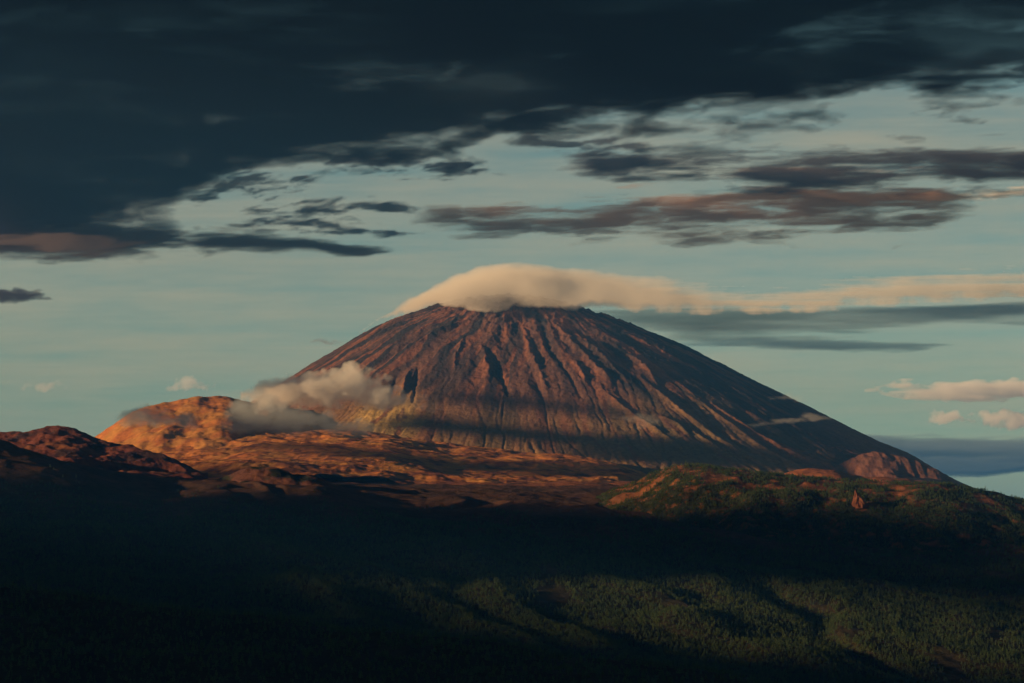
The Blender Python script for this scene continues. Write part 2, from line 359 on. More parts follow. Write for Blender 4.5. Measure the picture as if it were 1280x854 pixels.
# dark cinder cone in the middle distance
def rough_c(X, Y, W): return 5*fbm(X/120, Y/120, 4, 161) - 9*ridged(X/160, Y/420, 2, 163)
crest_hill('cinder_cone', 'small dark brown cinder cone in front of the orange hill', [(225, 625, 11150), (250, 610, 11150), (262, 601, 11150), (285, 590, 11150), (305, 584, 11150), (325, 581, 11150), (345, 583, 11150), (365, 590, 11150), (392, 592, 11150), (420, 603, 11100), (450, 622, 11050), (490, 645, 11000)],
     M_cinder, 1.4, 700, 600, [(0, 0), (100, 20), (350, 120), (550, 190), (700, 260)], [(0, 0), (200, 40), (600, 260)],
     rough_c, lambda X, Y, W, Z: {'veg': np.clip(sstep(0.0, 0.4, fbm(X/150, Y/150, 3, 165) + sstep(-200, -600, W)*0.6), 0, 1)}, 130, 167)

# knoll behind the ridge
crest_hill('orange_knoll', 'bare orange knoll between the wooded ridge and the volcano', [(940, 612, 13000), (970, 596, 13000), (990, 588, 13000), (1020, 585, 13000), (1045, 587, 13000), (1075, 596, 13000), (1110, 596, 13000), (1150, 601, 13000), (1190, 612, 13000)],
     M_ridge, 1.6, 700, 600, [(0, 0), (200, 30), (700, 220)], [(0, 0), (600, 220)],
     lambda X, Y, W: 6*fbm(X/100, Y/100, 4, 171), lambda X, Y, W, Z: {'plain': np.full(X.shape, 0.85), 'veg': sstep(0.3, 0.6, fbm(X/90, Y/90, 3, 173))*0.6}, 90, 175)

# thick lava front bulging out at the right foot of the volcano
crest_hill('lava_front', 'rust red bulging lava front at the right foot of the volcano', [(960, 612, 15900), (1000, 600, 15950), (1030, 589, 16000), (1055, 577, 16000), (1078, 567, 16000), (1096, 564, 16000), (1120, 568, 15950), (1140, 573, 15950), (1160, 581, 15900), (1180, 591, 15900), (1196, 602, 15900), (1212, 618, 15900)],
     M_volc, 1.5, 700, 900, [(0, 0), (60, 12), (400, 250), (700, 420)], [(0, 0), (300, 60), (900, 420)],
     lambda X, Y, W: 18*(ridged(X/85+Y/500, Y/700, 4, 103)-0.6)*sstep(20, -80, W) + 5*fbm(X/50, Y/50, 4, 105),
     lambda X, Y, W, Z: {'rust': np.clip(0.35 + 0.5*fbm(X/120, Y/200, 4, 107), 0, 1), 'lava': sstep(-0.1, 0.5, fbm(X/60, Y/160, 5, 109))*0.6, 'pumice': 0.25*sstep(2700, 3100, X)}, 120, 108)

# wooded ridge on the right
def rough_r(X, Y, W): return 8*fbm(X/140, Y/140, 4, 181) + 26*sstep(-80, -400, W)*(ridged(X/330+Y/900, Y/900, 3, 183)-0.6)
RIDGE = crest_hill('wooded_ridge', 'long wooded ridge on the right with reddish soil showing between the trees', [(690, 650, 11400), (730, 630, 11400), (765, 613, 11400), (790, 605, 11400), (812, 594, 11400), (835, 585, 11350), (855, 581, 11300), (890, 585, 11250), (930, 588, 11200), (980, 593, 11150), (1030, 598, 11100), (1090, 602, 11050), (1150, 604, 11000), (1190, 606, 11000), (1225, 612, 11000), (1260, 620, 11000), (1300, 628, 11000), (1400, 655, 11000), (1500, 690, 11000)],
     M_ridge, 1.8, 1300, 800, [(0, 0), (120, 14), (420, 110), (800, 270), (1300, 480)], [(0, 0), (200, 30), (800, 300)],
     rough_r, lambda X, Y, W, Z: {'veg': np.clip(sstep(-0.35, 0.25, fbm(X/120, Y/120, 4, 185) + 0.7*sstep(-250, -600, W)), 0, 1), 'plain': sstep(0.2, 0.6, fbm(X/45, Y/45, 4, 187))*0.5}, 200, 189)

# reddish crag standing out of the ridge
def crag():
    pu, pv = 1074, 634
    i_ = int(np.argmin(np.abs(RIDGE['al'] - ray(pu, pv)[0]))); pz = ZC + ray(pu, pv)[1]*RIDGE['Y'][:, i_]; j_ = int(np.argmax(RIDGE['Z'][:, i_] > pz))
    c = np.array([RIDGE['X'][j_, i_], RIDGE['Y'][j_, i_], RIDGE['Z'][j_, i_] - 8])
    th = np.linspace(0, 2*np.pi, 40)[None, :]; h = np.linspace(0, 1, 26)[:, None]
    R = (1-h**1.4)*(1 + 0.45*fbm(np.cos(th)*1.6 + 3, np.sin(th)*1.6 + 2.2*h, 4, 197)) + 0.02
    X = c[0] + 32*R*np.cos(th) + 12*(1-h) - 16*h; Y = c[1] + 34*R*np.sin(th); Z = c[2] + 78*h*(1 + 0.12*fbm(np.cos(th)*2, np.sin(th)*2 + h, 3, 198)) + 0*th
    q = grid_quads(*X.shape); n_ = len(q)
    o = mesh_obj('rock_crag', np.stack([X, Y, Z], -1).reshape(-1, 3), q, terrain_mat('crag_rock', (0.21, 0.085, 0.05), (0.13, 0.055, 0.038), [], grain=0.03, bump=6.0), smooth=False)
    put(o, 'steep reddish rock crag standing among the pines of the wooded ridge', 'rock')
crag()

# near dark ridge along the bottom left
def rough_n(X, Y, W): return 10*fbm(X/200, Y/200, 4, 191) + 16*sstep(-50, -400, W)*(ridged(X/300, Y/700, 2, 193)-0.6)
NEAR = crest_hill('near_ridge', 'nearest wooded ridge in deep shade along the bottom', [(-200, 712, 5600), (0, 735, 5600), (150, 750, 5550), (300, 768, 5500), (450, 785, 5450), (640, 806, 5400), (800, 828, 5350), (1000, 862, 5300), (1200, 890, 5300), (1500, 930, 5300)],
     M_base, 3.0, 1700, 700, [(0, 0), (150, 22), (500, 110), (1000, 260), (1700, 480)], [(0, 0), (200, 40), (700, 260)],
     rough_n, lambda X, Y, W, Z: {'veg': np.full(X.shape, 0.7), 'plain': np.zeros(X.shape), 'dark': np.zeros(X.shape)}, 150, 195)

# ------------------------------------------------------------------ pine woods (far-off, uncountable): instanced on points
def tree_mesh(seed):
    r = random.Random(seed); V, Fc, mi = [], [], []
    def quad(a, b, c, d, m): 
        k = len(V); V.extend([a, b, c, d]); Fc.append((k, k+1, k+2, k+3)); mi.append(m)
    n = 5                                                   # trunk, tapered
    for k in range(n):
        a0, a1 = 2*math.pi*k/n, 2*math.pi*(k+1)/n
        quad((math.cos(a0)*.028, math.sin(a0)*.028, -0.1), (math.cos(a1)*.028, math.sin(a1)*.028, -0.1), (math.cos(a1)*.008, math.sin(a1)*.008, .9), (math.cos(a0)*.008, math.sin(a0)*.008, .9), 1)
    for k in range(70):                                     # needle clumps in whorls, leaving gaps
        h = r.uniform(0.2, 1.0); R = (0.30*(1-h)**0.6 + 0.03)*r.uniform(0.6, 1.15); a = r.uniform(0, 2*math.pi); q = r.uniform(0.3, 1.0)*R
        c = Vector((math.cos(a)*q, math.sin(a)*q, h)); s_ = r.uniform(0.05, 0.09)*(1.25-0.6*h)
        e1 = Vector((r.gauss(0, 1), r.gauss(0, 1), r.gauss(0, .5))).normalized(); e2 = e1.cross(Vector((r.gauss(0, 1), r.gauss(0, 1), r.gauss(0, 1)))).normalized()
        quad(c-e1*s_, c-e2*s_*.7, c+e1*s_, c+e2*s_*.7, 0)
    me = bpy.data.meshes.new('pine_shape'); me.from_pydata([tuple(p) for p in V], [], Fc); me.polygons.foreach_set('material_index', mi)
    return me
def leaf_mat():
    m = new_mat('pine_needles'); t = m.node_tree; N = t.nodes.new; L = t.links.new
    out = N('ShaderNodeOutputMaterial'); d = N('ShaderNodeBsdfDiffuse'); oi = N('ShaderNodeObjectInfo')
    rp = N('ShaderNodeValToRGB'); rp.color_ramp.elements[0].color = (0.055, 0.105, 0.045, 1); rp.color_ramp.elements[1].color = (0.115, 0.165, 0.06, 1)
    L(oi.outputs['Random'], rp.inputs[0]); L(rp.outputs[0], d.inputs[0])
    tr = N('ShaderNodeBsdfTranslucent'); L(rp.outputs[0], tr.inputs[0]); mx = N('ShaderNodeMixShader'); mx.inputs[0].default_value = 0.25
    L(d.outputs[0], mx.inputs[1]); L(tr.outputs[0], mx.inputs[2]); L(mx.outputs[0], out.inputs[0]); return m
def bark_mat():
    m = new_mat('pine_bark'); t = m.node_tree
    out = t.nodes.new('ShaderNodeOutputMaterial'); d = t.nodes.new('ShaderNodeBsdfDiffuse'); n = t.nodes.new('ShaderNodeTexNoise'); n.inputs['Scale'].default_value = 9
    rp = t.nodes.new('ShaderNodeValToRGB'); rp.color_ramp.elements[0].color = (0.03, 0.02, 0.015, 1); rp.color_ramp.elements[1].color = (0.09, 0.05, 0.035, 1)
    t.links.new(n.outputs[0], rp.inputs[0]); t.links.new(rp.outputs[0], d.inputs[0]); t.links.new(d.outputs[0], out.inputs[0]); return m
M_leaf, M_bark = leaf_mat(), bark_mat()
TREES = [tree_mesh(900+k) for k in range(4)]
for t_ in TREES: t_.materials.append(M_leaf); t_.materials.append(M_bark)
def forest(name, label, P, size, seed, group=None):
    """one wood: a cloud of points, each carrying a pine (joined shape picked at random)"""
    r = np.random.RandomState(seed); n = len(P)
    me = bpy.data.meshes.new(name); me.vertices.add(n); me.vertices.foreach_set('co', np.asarray(P, np.float32).ravel())
    sv = np.stack([s_ := size*np.clip(np.exp(r.normal(0, 0.3, n)), 0.5, 1.7), s_*1.0, size*r.uniform(0.6, 1.05, n)], -1)
    a = me.attributes.new('tree_scale', 'FLOAT_VECTOR', 'POINT'); a.data.foreach_set('vector', sv.astype(np.float32).ravel())
    a = me.attributes.new('tree_turn', 'FLOAT', 'POINT'); a.data.foreach_set('value', (r.rand(n)*6.283).astype(np.float32))
    o = bpy.data.objects.new(name, me); sc.collection.objects.link(o)
    g = bpy.data.node_groups.new(name + '_nodes', 'GeometryNodeTree')
    g.interface.new_socket('Geometry', in_out='INPUT', socket_type='NodeSocketGeometry'); g.interface.new_socket('Geometry', in_out='OUTPUT', socket_type='NodeSocketGeometry')
    N = g.nodes.new; L = g.links.new
    gi, go = N('NodeGroupInput'), N('NodeGroupOutput'); iop = N('GeometryNodeInstanceOnPoints'); gti = N('GeometryNodeGeometryToInstance')
    for k, src in enumerate(SRC):
        oi = N('GeometryNodeObjectInfo'); oi.inputs['Object'].default_value = src; oi.inputs['As Instance'].default_value = True; L(oi.outputs['Geometry'], gti.inputs[0])
    m2p = N('GeometryNodeMeshToPoints'); L(gi.outputs[0], m2p.inputs[0]); L(m2p.outputs[0], iop.inputs['Points']); L(gti.outputs[0], iop.inputs['Instance'])
    iop.inputs['Pick Instance'].default_value = True
    rv = N('FunctionNodeRandomValue'); rv.data_type = 'INT'; rv.inputs[4].default_value = 0; rv.inputs[5].default_value = len(SRC)-1; L(rv.outputs[2], iop.inputs['Instance Index'])
    sa = N('GeometryNodeInputNamedAttribute'); sa.data_type = 'FLOAT_VECTOR'; sa.inputs[0].default_value = 'tree_scale'; L(sa.outputs[0], iop.inputs['Scale'])
    ta = N('GeometryNodeInputNamedAttribute'); ta.data_type = 'FLOAT'; ta.inputs[0].default_value = 'tree_turn'
    cx = N('ShaderNodeCombineXYZ'); L(ta.outputs[0], cx.inputs[2]); L(cx.outputs[0], iop.inputs['Rotation']); L(iop.outputs[0], go.inputs[0])
    md = o.modifiers.new('pines', 'NODES'); md.node_group = g
    me.materials.append(M_leaf)
    put(o, label, kind='stuff'); return o
# source shapes: four single pines standing in the wood below the viewpoint
SRC = []
for k, t_ in enumerate(TREES):
    o = bpy.data.objects.new('pine_tree', t_); sc.collection.objects.link(o)
    i_ = int(np.argmin(np.abs(RIDGE['al'] - ray([858, 1004, 1120, 1232][k], 600)[0]))); j_ = int(np.argmin(np.abs(RIDGE['wv'] + 12)))
    SRC.append(o); o.location = (RIDGE['X'][j_, i_], RIDGE['Y'][j_, i_], RIDGE['Z'][j_, i_]); o.scale = (22, 22, 22)
    put(o, ['pine standing on the highest point of the wooded ridge', 'pine on the ridge crest just below the bare orange knoll',
            'pine on the ridge crest in front of the rust red lava front', 'rightmost pine on the falling end of the wooded ridge'][k], 'tree', 'single pines on the ridge crest')
rs = np.random.RandomState(5)
def scatter_base(n, y0, y1, keep):
    Y = np.sqrt(rs.uniform(y0**2, y1**2, n)); X = rs.uniform(-0.27, 0.27, n)*Y
    k = keep(X, Y); X, Y = X[k], Y[k]; return np.stack([X, Y, base_h(X, Y)], -1)
P = scatter_base(180000, 6500, 11800, lambda X, Y: rs.rand(len(X)) < np.clip(sstep(-0.8, -0.2, fbm(X/260, Y/420, 4, 201)+0.1)*(1-sstep(9300, 10500, Y + 350*fbm(X/400, Y/400, 3, 203)))*(1 - 0.85*sstep(-0.06, -0.14, X/Y)*sstep(9000, 10200, Y)), 0, 1))
forest('pine_wood', 'far-off pine wood covering the slope below the volcano, partly sunlit', P, 16.5, 11)
def scatter_hill(Hd, n, keep):
    ny, nx = Hd['X'].shape; i = rs.uniform(0, ny-1.01, n); j = rs.uniform(0, nx-1.01, n); i0, j0 = i.astype(int), j.astype(int); fi, fj = i-i0, j-j0
    g = lambda A: A[i0, j0]*(1-fi)*(1-fj) + A[i0+1, j0]*fi*(1-fj) + A[i0, j0+1]*(1-fi)*fj + A[i0+1, j0+1]*fi*fj
    X, Y, Z, W = (g(Hd[k]) for k in 'XYZW'); m = keep(X, Y, W); return np.stack([X, Y, Z], -1)[m]
CRAG = bpy.data.objects['rock_crag'].location
P = scatter_hill(RIDGE, 60000, lambda X, Y, W: (np.hypot(X-CRAG.x, (Y-CRAG.y)/1.5) > 45) & ~((np.abs(X-CRAG.x) < 35) & (Y < CRAG.y) & (Y > CRAG.y-120)) & (rs.rand(len(X)) < np.clip(sstep(-0.5, 0.35, fbm(X/120, Y/120, 4, 185)+0.5*sstep(-250, -600, W)), 0.06, 1)*0.8))
forest('ridge_wood', 'scattered pines over the reddish ridge on the right', P, 14, 12)
P = scatter_hill(NEAR, 26000, lambda X, Y, W: W < 300)
forest('near_wood', 'nearest pine wood in deep shade along the bottom', P, 15, 13)

# ------------------------------------------------------------------ clouds: lumpy closed bodies filled with even mist, so thin edges go soft
def inflate(name, label, C, pts, mat, cat='cloud', group=None, eps=0.02):
    """C: thickness grid; pts(side): 3-D grid of the front (0) or back (1) skin. Skins are welded where C = 0."""
    act = C > eps*C.max()
    q = act[:-1, :-1] | act[:-1, 1:] | act[1:, 1:] | act[1:, :-1]
    ny, nx = C.shape; n = ny*nx; i = np.arange(n).reshape(ny, nx)
    Cz = np.where(act, C, 0.0)
    A, B = pts(Cz, 0).reshape(-1, 3), pts(Cz, 1).reshape(-1, 3)
    back = np.where(act, i + n, i)
    f = np.stack([i[:-1, :-1], i[:-1, 1:], i[1:, 1:], i[1:, :-1]], -1)[q]
    b = np.stack([back[:-1, :-1], back[1:, :-1], back[1:, 1:], back[:-1, 1:]], -1)[q]
    Q = np.concatenate([f, b])[:, ::-1]; V = np.concatenate([A, B])
    used = np.zeros(2*n, bool); used[Q.ravel()] = True; new = np.cumsum(used)-1
    o = mesh_obj(name, V[used], new[Q], mat)
    put(o, label, cat, group); return o
def uv_grid(u0, u1, v0, v1, su, sv=None):
    return np.meshgrid(np.arange(u0, u1+su, su), np.arange(v0, v1+(sv or su), sv or su))
def band(U, V, top, bot, st, sb, u0, u1, se):
    s = np.minimum((V-interp(U, top))/st, (interp(U, bot)-V)/sb); s = np.minimum(s, np.minimum((U-u0)/se, (u1-U)/se))
    return np.clip(s, -2, 1)
def upright(U, V, D, kf=0.5, kb=0.5, lump=0.0, ns=40, seed=0):
    """skins of a cloud whose middle stands D metres out"""
    rx, rz = ray(U, V); L_ = lump*fbm(U/ns, V/ns*1.3, 4, seed) if lump else 0
    def pts(C, side):
        Y = D + (C*(-kf + L_) if side == 0 else C*(kb + L_)); return np.stack([rx*Y, Y+0*U, ZC+rz*Y], -1)
    return pts
WHITE = (0.99, 0.985, 0.98)
M_cap = cloud_mat('cap_mist', WHITE, 0.0034)
M_soft = cloud_mat('soft_mist', WHITE, 0.005)
M_grey = cloud_mat('grey_mist', (0.62, 0.70, 0.78), 0.0032)  # blue-grey puts the hill's shadow on the low clouds into their colour
M_thin = cloud_mat('thin_mist', WHITE, 0.0012)
M_storm = cloud_mat('storm_mist', (0.068, 0.054, 0.098), 0.0013)  # dark albedo: the thick deck's own shade is put into the colour
M_shred = cloud_mat('shred_mist', (0.10, 0.12, 0.19), 0.0014)
M_brown = cloud_mat('rust_mist', (0.64, 0.42, 0.33), 0.0012)  # the streak's dim, sun-reddened look is put into this colour
M_dusk = cloud_mat('dusk_mist', (0.20, 0.16, 0.17), 0.0013)
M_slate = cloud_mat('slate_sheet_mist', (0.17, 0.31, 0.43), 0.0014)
M_bank = cloud_mat('bank_mist', (0.95, 0.95, 0.95), 0.012)

# cap cloud over the summit, streaming off to the right
U, V = uv_grid(440, 1420, 318, 420, 2.0, 1.0)
top = [(440, 422), (455, 409), (480, 393), (500, 380), (545, 354), (570, 342), (600, 332), (632, 327), (665, 328), (700, 332), (750, 338), (800, 343), (850, 348), (900, 354), (950, 358), (1000, 356), (1040, 350), (1080, 342), (1120, 336), (1180, 334), (1280, 332), (1420, 335)]
bot = [(440, 424), (455, 411), (490, 398), (520, 389), (546, 380), (556, 388), (600, 394), (640, 392), (680, 395), (720, 392), (800, 388), (900, 389), (1000, 388), (1080, 384), (1150, 380), (1280, 378), (1420, 384)]
f = band(U, V, top, bot, 10, 9, 440, 1420, 20)
n = fbm(U/120, V/18, 4, 301); n2 = fbm(U/30, V/16, 4, 305)
tail = sstep(690, 980, U); n3 = fbm(U/200, V/7, 5, 307, 0.6)
st_ = 14 + 16*tail                                       # the tail feathers out upwards
f = np.clip((V-interp(U, top))/st_, -2, 1); f = np.minimum(f, np.clip((interp(U, bot) + 7*fbm(U/40, V/60, 5, 309) - V)/13, -2, 1)); f = np.minimum(f, np.minimum(U-440, 1420-U)/20)
f = np.clip(f*1.1 + (0.10+0.12*tail)*n + 0.16*n2 + 0.34*tail*n3 + 0.0*tail, 0, 1)
C = (1500*(1-sstep(500, 780, U)*0.55 - 0.22*sstep(780, 1100, U))*sstep(432, 540, U)**0.7 + 90)*f**(1.3+0.5*tail)
inflate('cap_cloud', 'smooth cream cap cloud hugging the summit and trailing off to the right', C, upright(U, V, 17950 - 2900*sstep(560, 1300, U), 0.5, 0.5, 0.12, 60, 311), M_cap)

# its lower sheet; the cap's shadow is put into the slate colour
U, V = uv_grid(700, 1420, 376, 450, 3.0, 1.0)
f = band(U, V, [(700, 386), (760, 385), (1000, 386), (1280, 375), (1420, 380)], [(700, 392), (740, 404), (800, 418), (880, 428), (1000, 424), (1100, 416), (1200, 408), (1420, 404)], 8, 30, 700, 1420, 60)
f = np.clip(f + 0.4*fbm(U/160, V/12, 4, 321) - 0.05, 0, 1)
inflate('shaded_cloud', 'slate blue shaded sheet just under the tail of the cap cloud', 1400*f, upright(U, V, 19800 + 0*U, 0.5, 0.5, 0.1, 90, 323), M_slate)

# thin grey band right of the volcano
U, V = uv_grid(850, 1200, 415, 450, 3.0, 1.0)
f = band(U, V, [(850, 424), (950, 421), (1100, 425), (1200, 430)], [(850, 432), (950, 437), (1050, 441), (1150, 440), (1200, 433)], 6, 6, 850, 1200, 70)
f = np.clip(f + 0.4*fbm(U/90, V/8, 4, 331) - 0.1, 0, 1)
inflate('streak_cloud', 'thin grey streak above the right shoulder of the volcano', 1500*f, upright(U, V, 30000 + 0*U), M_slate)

# puffs drifting round the left flank
def puff(name, label, u0, u1, v0, v1, blobs, D, cmax, mat, step=1.5, na=0.5, ns=22, seed=0, asp=1.0, lump=0.25):
    U, V = uv_grid(u0, u1, v0, v1, step, step*0.8)
    f = np.full(U.shape, -1.0); wu = U + 5*fbm(U/30, V/30, 3, seed+7); wv = V + 4*fbm(U/30+5, V/30, 3, seed+9)
    for (cu, cv, ru, rv, a) in blobs: f = np.maximum(f, a*(1 - np.hypot((wu-cu)/ru, (wv-cv)/rv)))
    f = f*1.6 + na*fbm(U/(ns*asp), V/ns, 5, seed); edge = np.minimum(np.minimum(U-u0, u1-U), np.minimum(V-v0, v1-V))
    f = np.clip(np.minimum(f, edge/8), 0, 1)
    return inflate(name, label, cmax*f, upright(U, V, D + 0*U, 0.5, 0.5, lump, ns*1.5, seed+11), mat)
puff('flank_cloud', 'billowing cream cloud against the left flank of the volcano', 300, 560, 440, 545,
     [(435, 482, 48, 28, 1), (400, 488, 55, 24, 1), (360, 492, 50, 20, .9), (470, 495, 40, 18, .8), (335, 500, 40, 14, .7)], 14900, 620, M_soft, seed=341, ns=26)
puff('flank_cloud', 'thin wisp trailing right of the billowing cloud on the left flank', 460, 560, 485, 525, [(500, 502, 40, 9, .8), (525, 508, 30, 7, .6)], 14850, 260, M_thin, seed=351, ns=14, asp=2)
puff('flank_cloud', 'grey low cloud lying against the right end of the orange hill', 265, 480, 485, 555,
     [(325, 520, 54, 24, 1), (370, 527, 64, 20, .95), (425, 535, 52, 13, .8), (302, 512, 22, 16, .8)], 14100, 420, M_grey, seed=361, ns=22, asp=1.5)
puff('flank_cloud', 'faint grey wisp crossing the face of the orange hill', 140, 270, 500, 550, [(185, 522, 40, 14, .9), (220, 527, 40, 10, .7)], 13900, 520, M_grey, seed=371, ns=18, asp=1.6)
puff('flank_cloud', 'tiny wisp low on the front of the volcano', 770, 850, 508, 542, [(812, 526, 30, 8, .8), (795, 522, 18, 6, .6)], 15200, 200, M_thin, seed=381, ns=10, asp=2)
puff('flank_cloud', 'narrow pale wisp lower on the right flank', 930, 1050, 510, 540, [(1015, 521, 22, 5, .9), (985, 526, 30, 4, .7), (950, 531, 22, 3, .5)], 16300, 240, M_thin, seed=391, ns=8, asp=3)
puff('flank_cloud', 'narrow pale wisp higher on the right flank', 950, 1020, 488, 506, [(985, 497, 26, 4, .7)], 16500, 160, M_thin, seed=401, ns=8, asp=3)

# small clouds of the lower sky
puff('sky_cloud', 'long peach cloud at the right edge level with the flank', 1080, 1420, 462, 512, [(1260, 487, 170, 12, 1), (1190, 491, 90, 9, .8), (1350, 485, 120, 14, 1), (1220, 496, 50, 6, .8)], 47000, 3200, M_thin, seed=411, ns=12, asp=5, lump=.1)
puff('sky_cloud', 'small round peach puff under the long peach cloud', 1145, 1220, 505, 540, [(1180, 522, 26, 9, 1), (1195, 526, 20, 5, .7)], 47000, 1500, M_thin, seed=421, ns=12)
puff('sky_cloud', 'lumpy peach cloud at the right edge above the slate bank', 1205, 1400, 505, 548, [(1270, 525, 30, 14, 1), (1240, 523, 24, 9, .8), (1310, 527, 60, 16, 1)], 47000, 2200, M_thin, seed=431, ns=14)
puff('sky_cloud', 'pale distant puff above the orange hill', 205, 270, 455, 495, [(236, 478, 20, 10, .9), (236, 484, 34, 5, .7)], 47000, 900, M_thin, seed=441, ns=12)
puff('sky_cloud', 'faint puff low in the sky near the left edge', 20, 90, 470, 500, [(55, 484, 22, 7, .7)], 47000, 600, M_thin, seed=451, ns=12)
puff('sky_cloud', 'small dark streak at the left edge', -80, 75, 350, 385, [(-10, 369, 75, 9, 1), (25, 369, 40, 6, .8)], 26000, 2500, M_storm, seed=461, ns=8, asp=5, lump=.1)
puff('sky_cloud', 'tiny dark streak left of the summit', 380, 430, 420, 435, [(405, 428, 22, 3.5, .8)], 26000, 500, M_brown, seed=471, ns=6, asp=4)
# slate bank far behind on the right
U, V = uv_grid(1020, 1500, 530, 640, 4.0, 1.5)
f = band(U, V, [(1020, 538), (1080, 541), (1150, 543), (1280, 548), (1500, 552)], [(1020, 590), (1100, 593), (1180, 598), (1230, 598), (1280, 591), (1350, 590), (1500, 594)], 14, 10, 1020, 1500, 50)
f = np.clip(f + 0.35*fbm(U/120, V/14, 4, 481), 0, 1)
inflate('slate_bank', 'flat slate blue cloud bank low behind the right foot of the volcano', 9000*f, upright(U, V, 72000 + 0*U), cloud_mat('slate_mist', (0.30, 0.42, 0.50), 0.0006))

# thin high veil far behind everything: pale streaks across the lower sky
U, V = uv_grid(-500, 1780, 60, 640, 8.0, 3.0)
n = fbm(U/420, V/40, 5, 491, 0.55) + 0.5*fbm(U/160 + V/90, V/14, 4, 495)
f = np.clip(0.5 + 0.3*n, 0.06, 1)*np.clip(np.minimum(V-60, 640-V)/120, 0, 1)*np.clip(np.minimum(U+500, 1780-U)/150, 0, 1)
inflate('veil_cloud', 'thin pale high veil streaked across the lower sky', 9000*f, upright(U, V, 95000 + 0*U), cloud_mat('veil_mist', WHITE, 0.00006))

# storm deck filling the upper sky: a level sheet at 5200 m seen from below
HD = 5200.0
def project(X, Y, Z):
    dz = Z-ZC; d = np.maximum(Y*math.cos(PITCH) + dz*math.sin(PITCH), 1.0); up = -Y*math.sin(PITCH) + dz*math.cos(PITCH)
    return 640 + F*X/d, 427 - F*up/d
xs = np.concatenate([np.linspace(-14000, -6500, 60, endpoint=False), np.linspace(-6500, 6500, 330, endpoint=False), np.linspace(6500, 14000, 61)])
ys = np.concatenate([np.linspace(-12000, 9000, 70, endpoint=False), np.linspace(9000, 19000, 170, endpoint=False), np.linspace(19000, 28500, 110)])
DX, DY = np.meshgrid(xs, ys); U, V = project(DX, DY, HD + 0*DX); U = np.clip(U, -6000, 7000); V = np.maximum(V, -5000)
ahead = sstep(7000, 10000, DY)
low = [(-500, 320), (-200, 322), (0, 318), (60, 312), (130, 300), (190, 282), (215, 262), (230, 240), (260, 222), (330, 208), (400, 200), (500, 188), (600, 176), (700, 166), (800, 160), (900, 150), (1000, 142), (1080, 134), (1150, 126), (1220, 118), (1280, 106), (1400, 96), (1780, 80)]
dep = interp(U, low) + 20 + 8*(1-sstep(250, 450, U)) - V
s = np.clip(dep/60, -3, 1)
Us = U + 1.2*V + 30*fbm(U/120, V/40, 3, 503); n = fbm(Us/230, V/52, 6, 501, 0.58); n2 = fbm(Us/80, V/26, 6, 507, 0.6)
f = s + 0.55*n + 0.3*n2*(1-np.clip((dep-60)/80, 0, 1)) + 0.08
f = np.clip(f, 0, 1)**1.9
f = np.maximum(f, sstep(50, 170, dep)*(0.85 + 0.25*n))
f = f*ahead + (1-ahead)*0.9
inner = 0.62 + 0.5*ahead*fbm(U/300, V/70, 4, 513)
f = f*np.clip(inner + 0.3*(1-sstep(500, 1300, U)), 0.4, 1.0)
f = f - 0.2*np.exp(-(((U-1270)/150)**2 + ((V-75)/26)**2))*sstep(-0.6, .4, n+.2); f = np.clip(f, 0, 1)
f = f*np.clip((14000-np.abs(DX))/2500, 0, 1)*np.clip((DX + 14000 - 7300*sstep(3000, 9500, DY))/900, 0, 1)*np.clip((DY+12000)/2500, 0, 1)*np.clip((28300-DY)/900, 0, 1)
# ahead the mist body lies along the flat slant of the deck, overhead it is as deep as it is tall
dv = np.stack([DX, np.maximum(DY, 1.0), HD - ZC + 0*DX], -1); dv = dv/np.linalg.norm(dv, axis=-1, keepdims=True)
dv = ahead[..., None]*dv + (1-ahead[..., None])*np.array([0, 0, 1.0]); dv = dv/np.linalg.norm(dv, axis=-1, keepdims=True)
DP = np.stack([DX, DY, HD + 0*DX], -1); DL = 0.1*fbm(DX/1500, DY/2500, 5, 511)
inflate('storm_deck', 'vast blackish storm cloud deck covering the top of the sky', (1400 + 3600*ahead)*f,
        lambda C, side: DP + ((C*(-0.5 + DL) if side == 0 else C*(0.5 + DL)))[..., None]*dv, M_storm)

# dark streaks under the deck
def streak(name, label, pts_mid, u0, u1, D, cmax, mat, seed, na=0.6, ns=(130, 17), se=60, bias=0.0):
    """pts_mid: (u, v middle, half height)"""
    p = np.array(pts_mid, float); v0 = (p[:, 1]-p[:, 2]).min()-16; v1 = (p[:, 1]+p[:, 2]).max()+16
    U, V = uv_grid(u0, u1, v0, v1, 2.2, 1.2); Uw = U + 1.6*V + 14*fbm(U/60, V/22, 3, seed+4); m = np.interp(U, p[:, 0], p[:, 1]) + 5*fbm(U/90, V/60, 3, seed+3); h = np.interp(U, p[:, 0], p[:, 2])
    f = 1.1 - np.abs(V-m)/h; f = np.minimum(f, np.minimum(U-u0, u1-U)/se)
    f = np.clip(f*0.8 + 0.1 + na*fbm(Uw/ns[0], V/ns[1], 7, seed, 0.58) + bias, 0, 1)**2.3; f = f*np.clip(np.minimum(V-v0, v1-V)/8, 0, 1)*np.clip(np.minimum(U-u0, u1-U)/se, 0, 1)**0.7
    return inflate(name, label, 1.6*cmax*f, upright(U, V, D + 0*U, 0.5, 0.5, 0.15, 50, seed+5), mat, group=None)
streak('streak_cloud', 'long reddish brown streak cloud sweeping across above the cap cloud', [(520, 272, 10), (600, 277, 20), (680, 279, 23), (760, 273, 26), (850, 268, 31), (950, 262, 36), (1050, 256, 38), (1150, 252, 34), (1210, 250, 16)], 510, 1225, 23500, 1900, M_brown, 521)
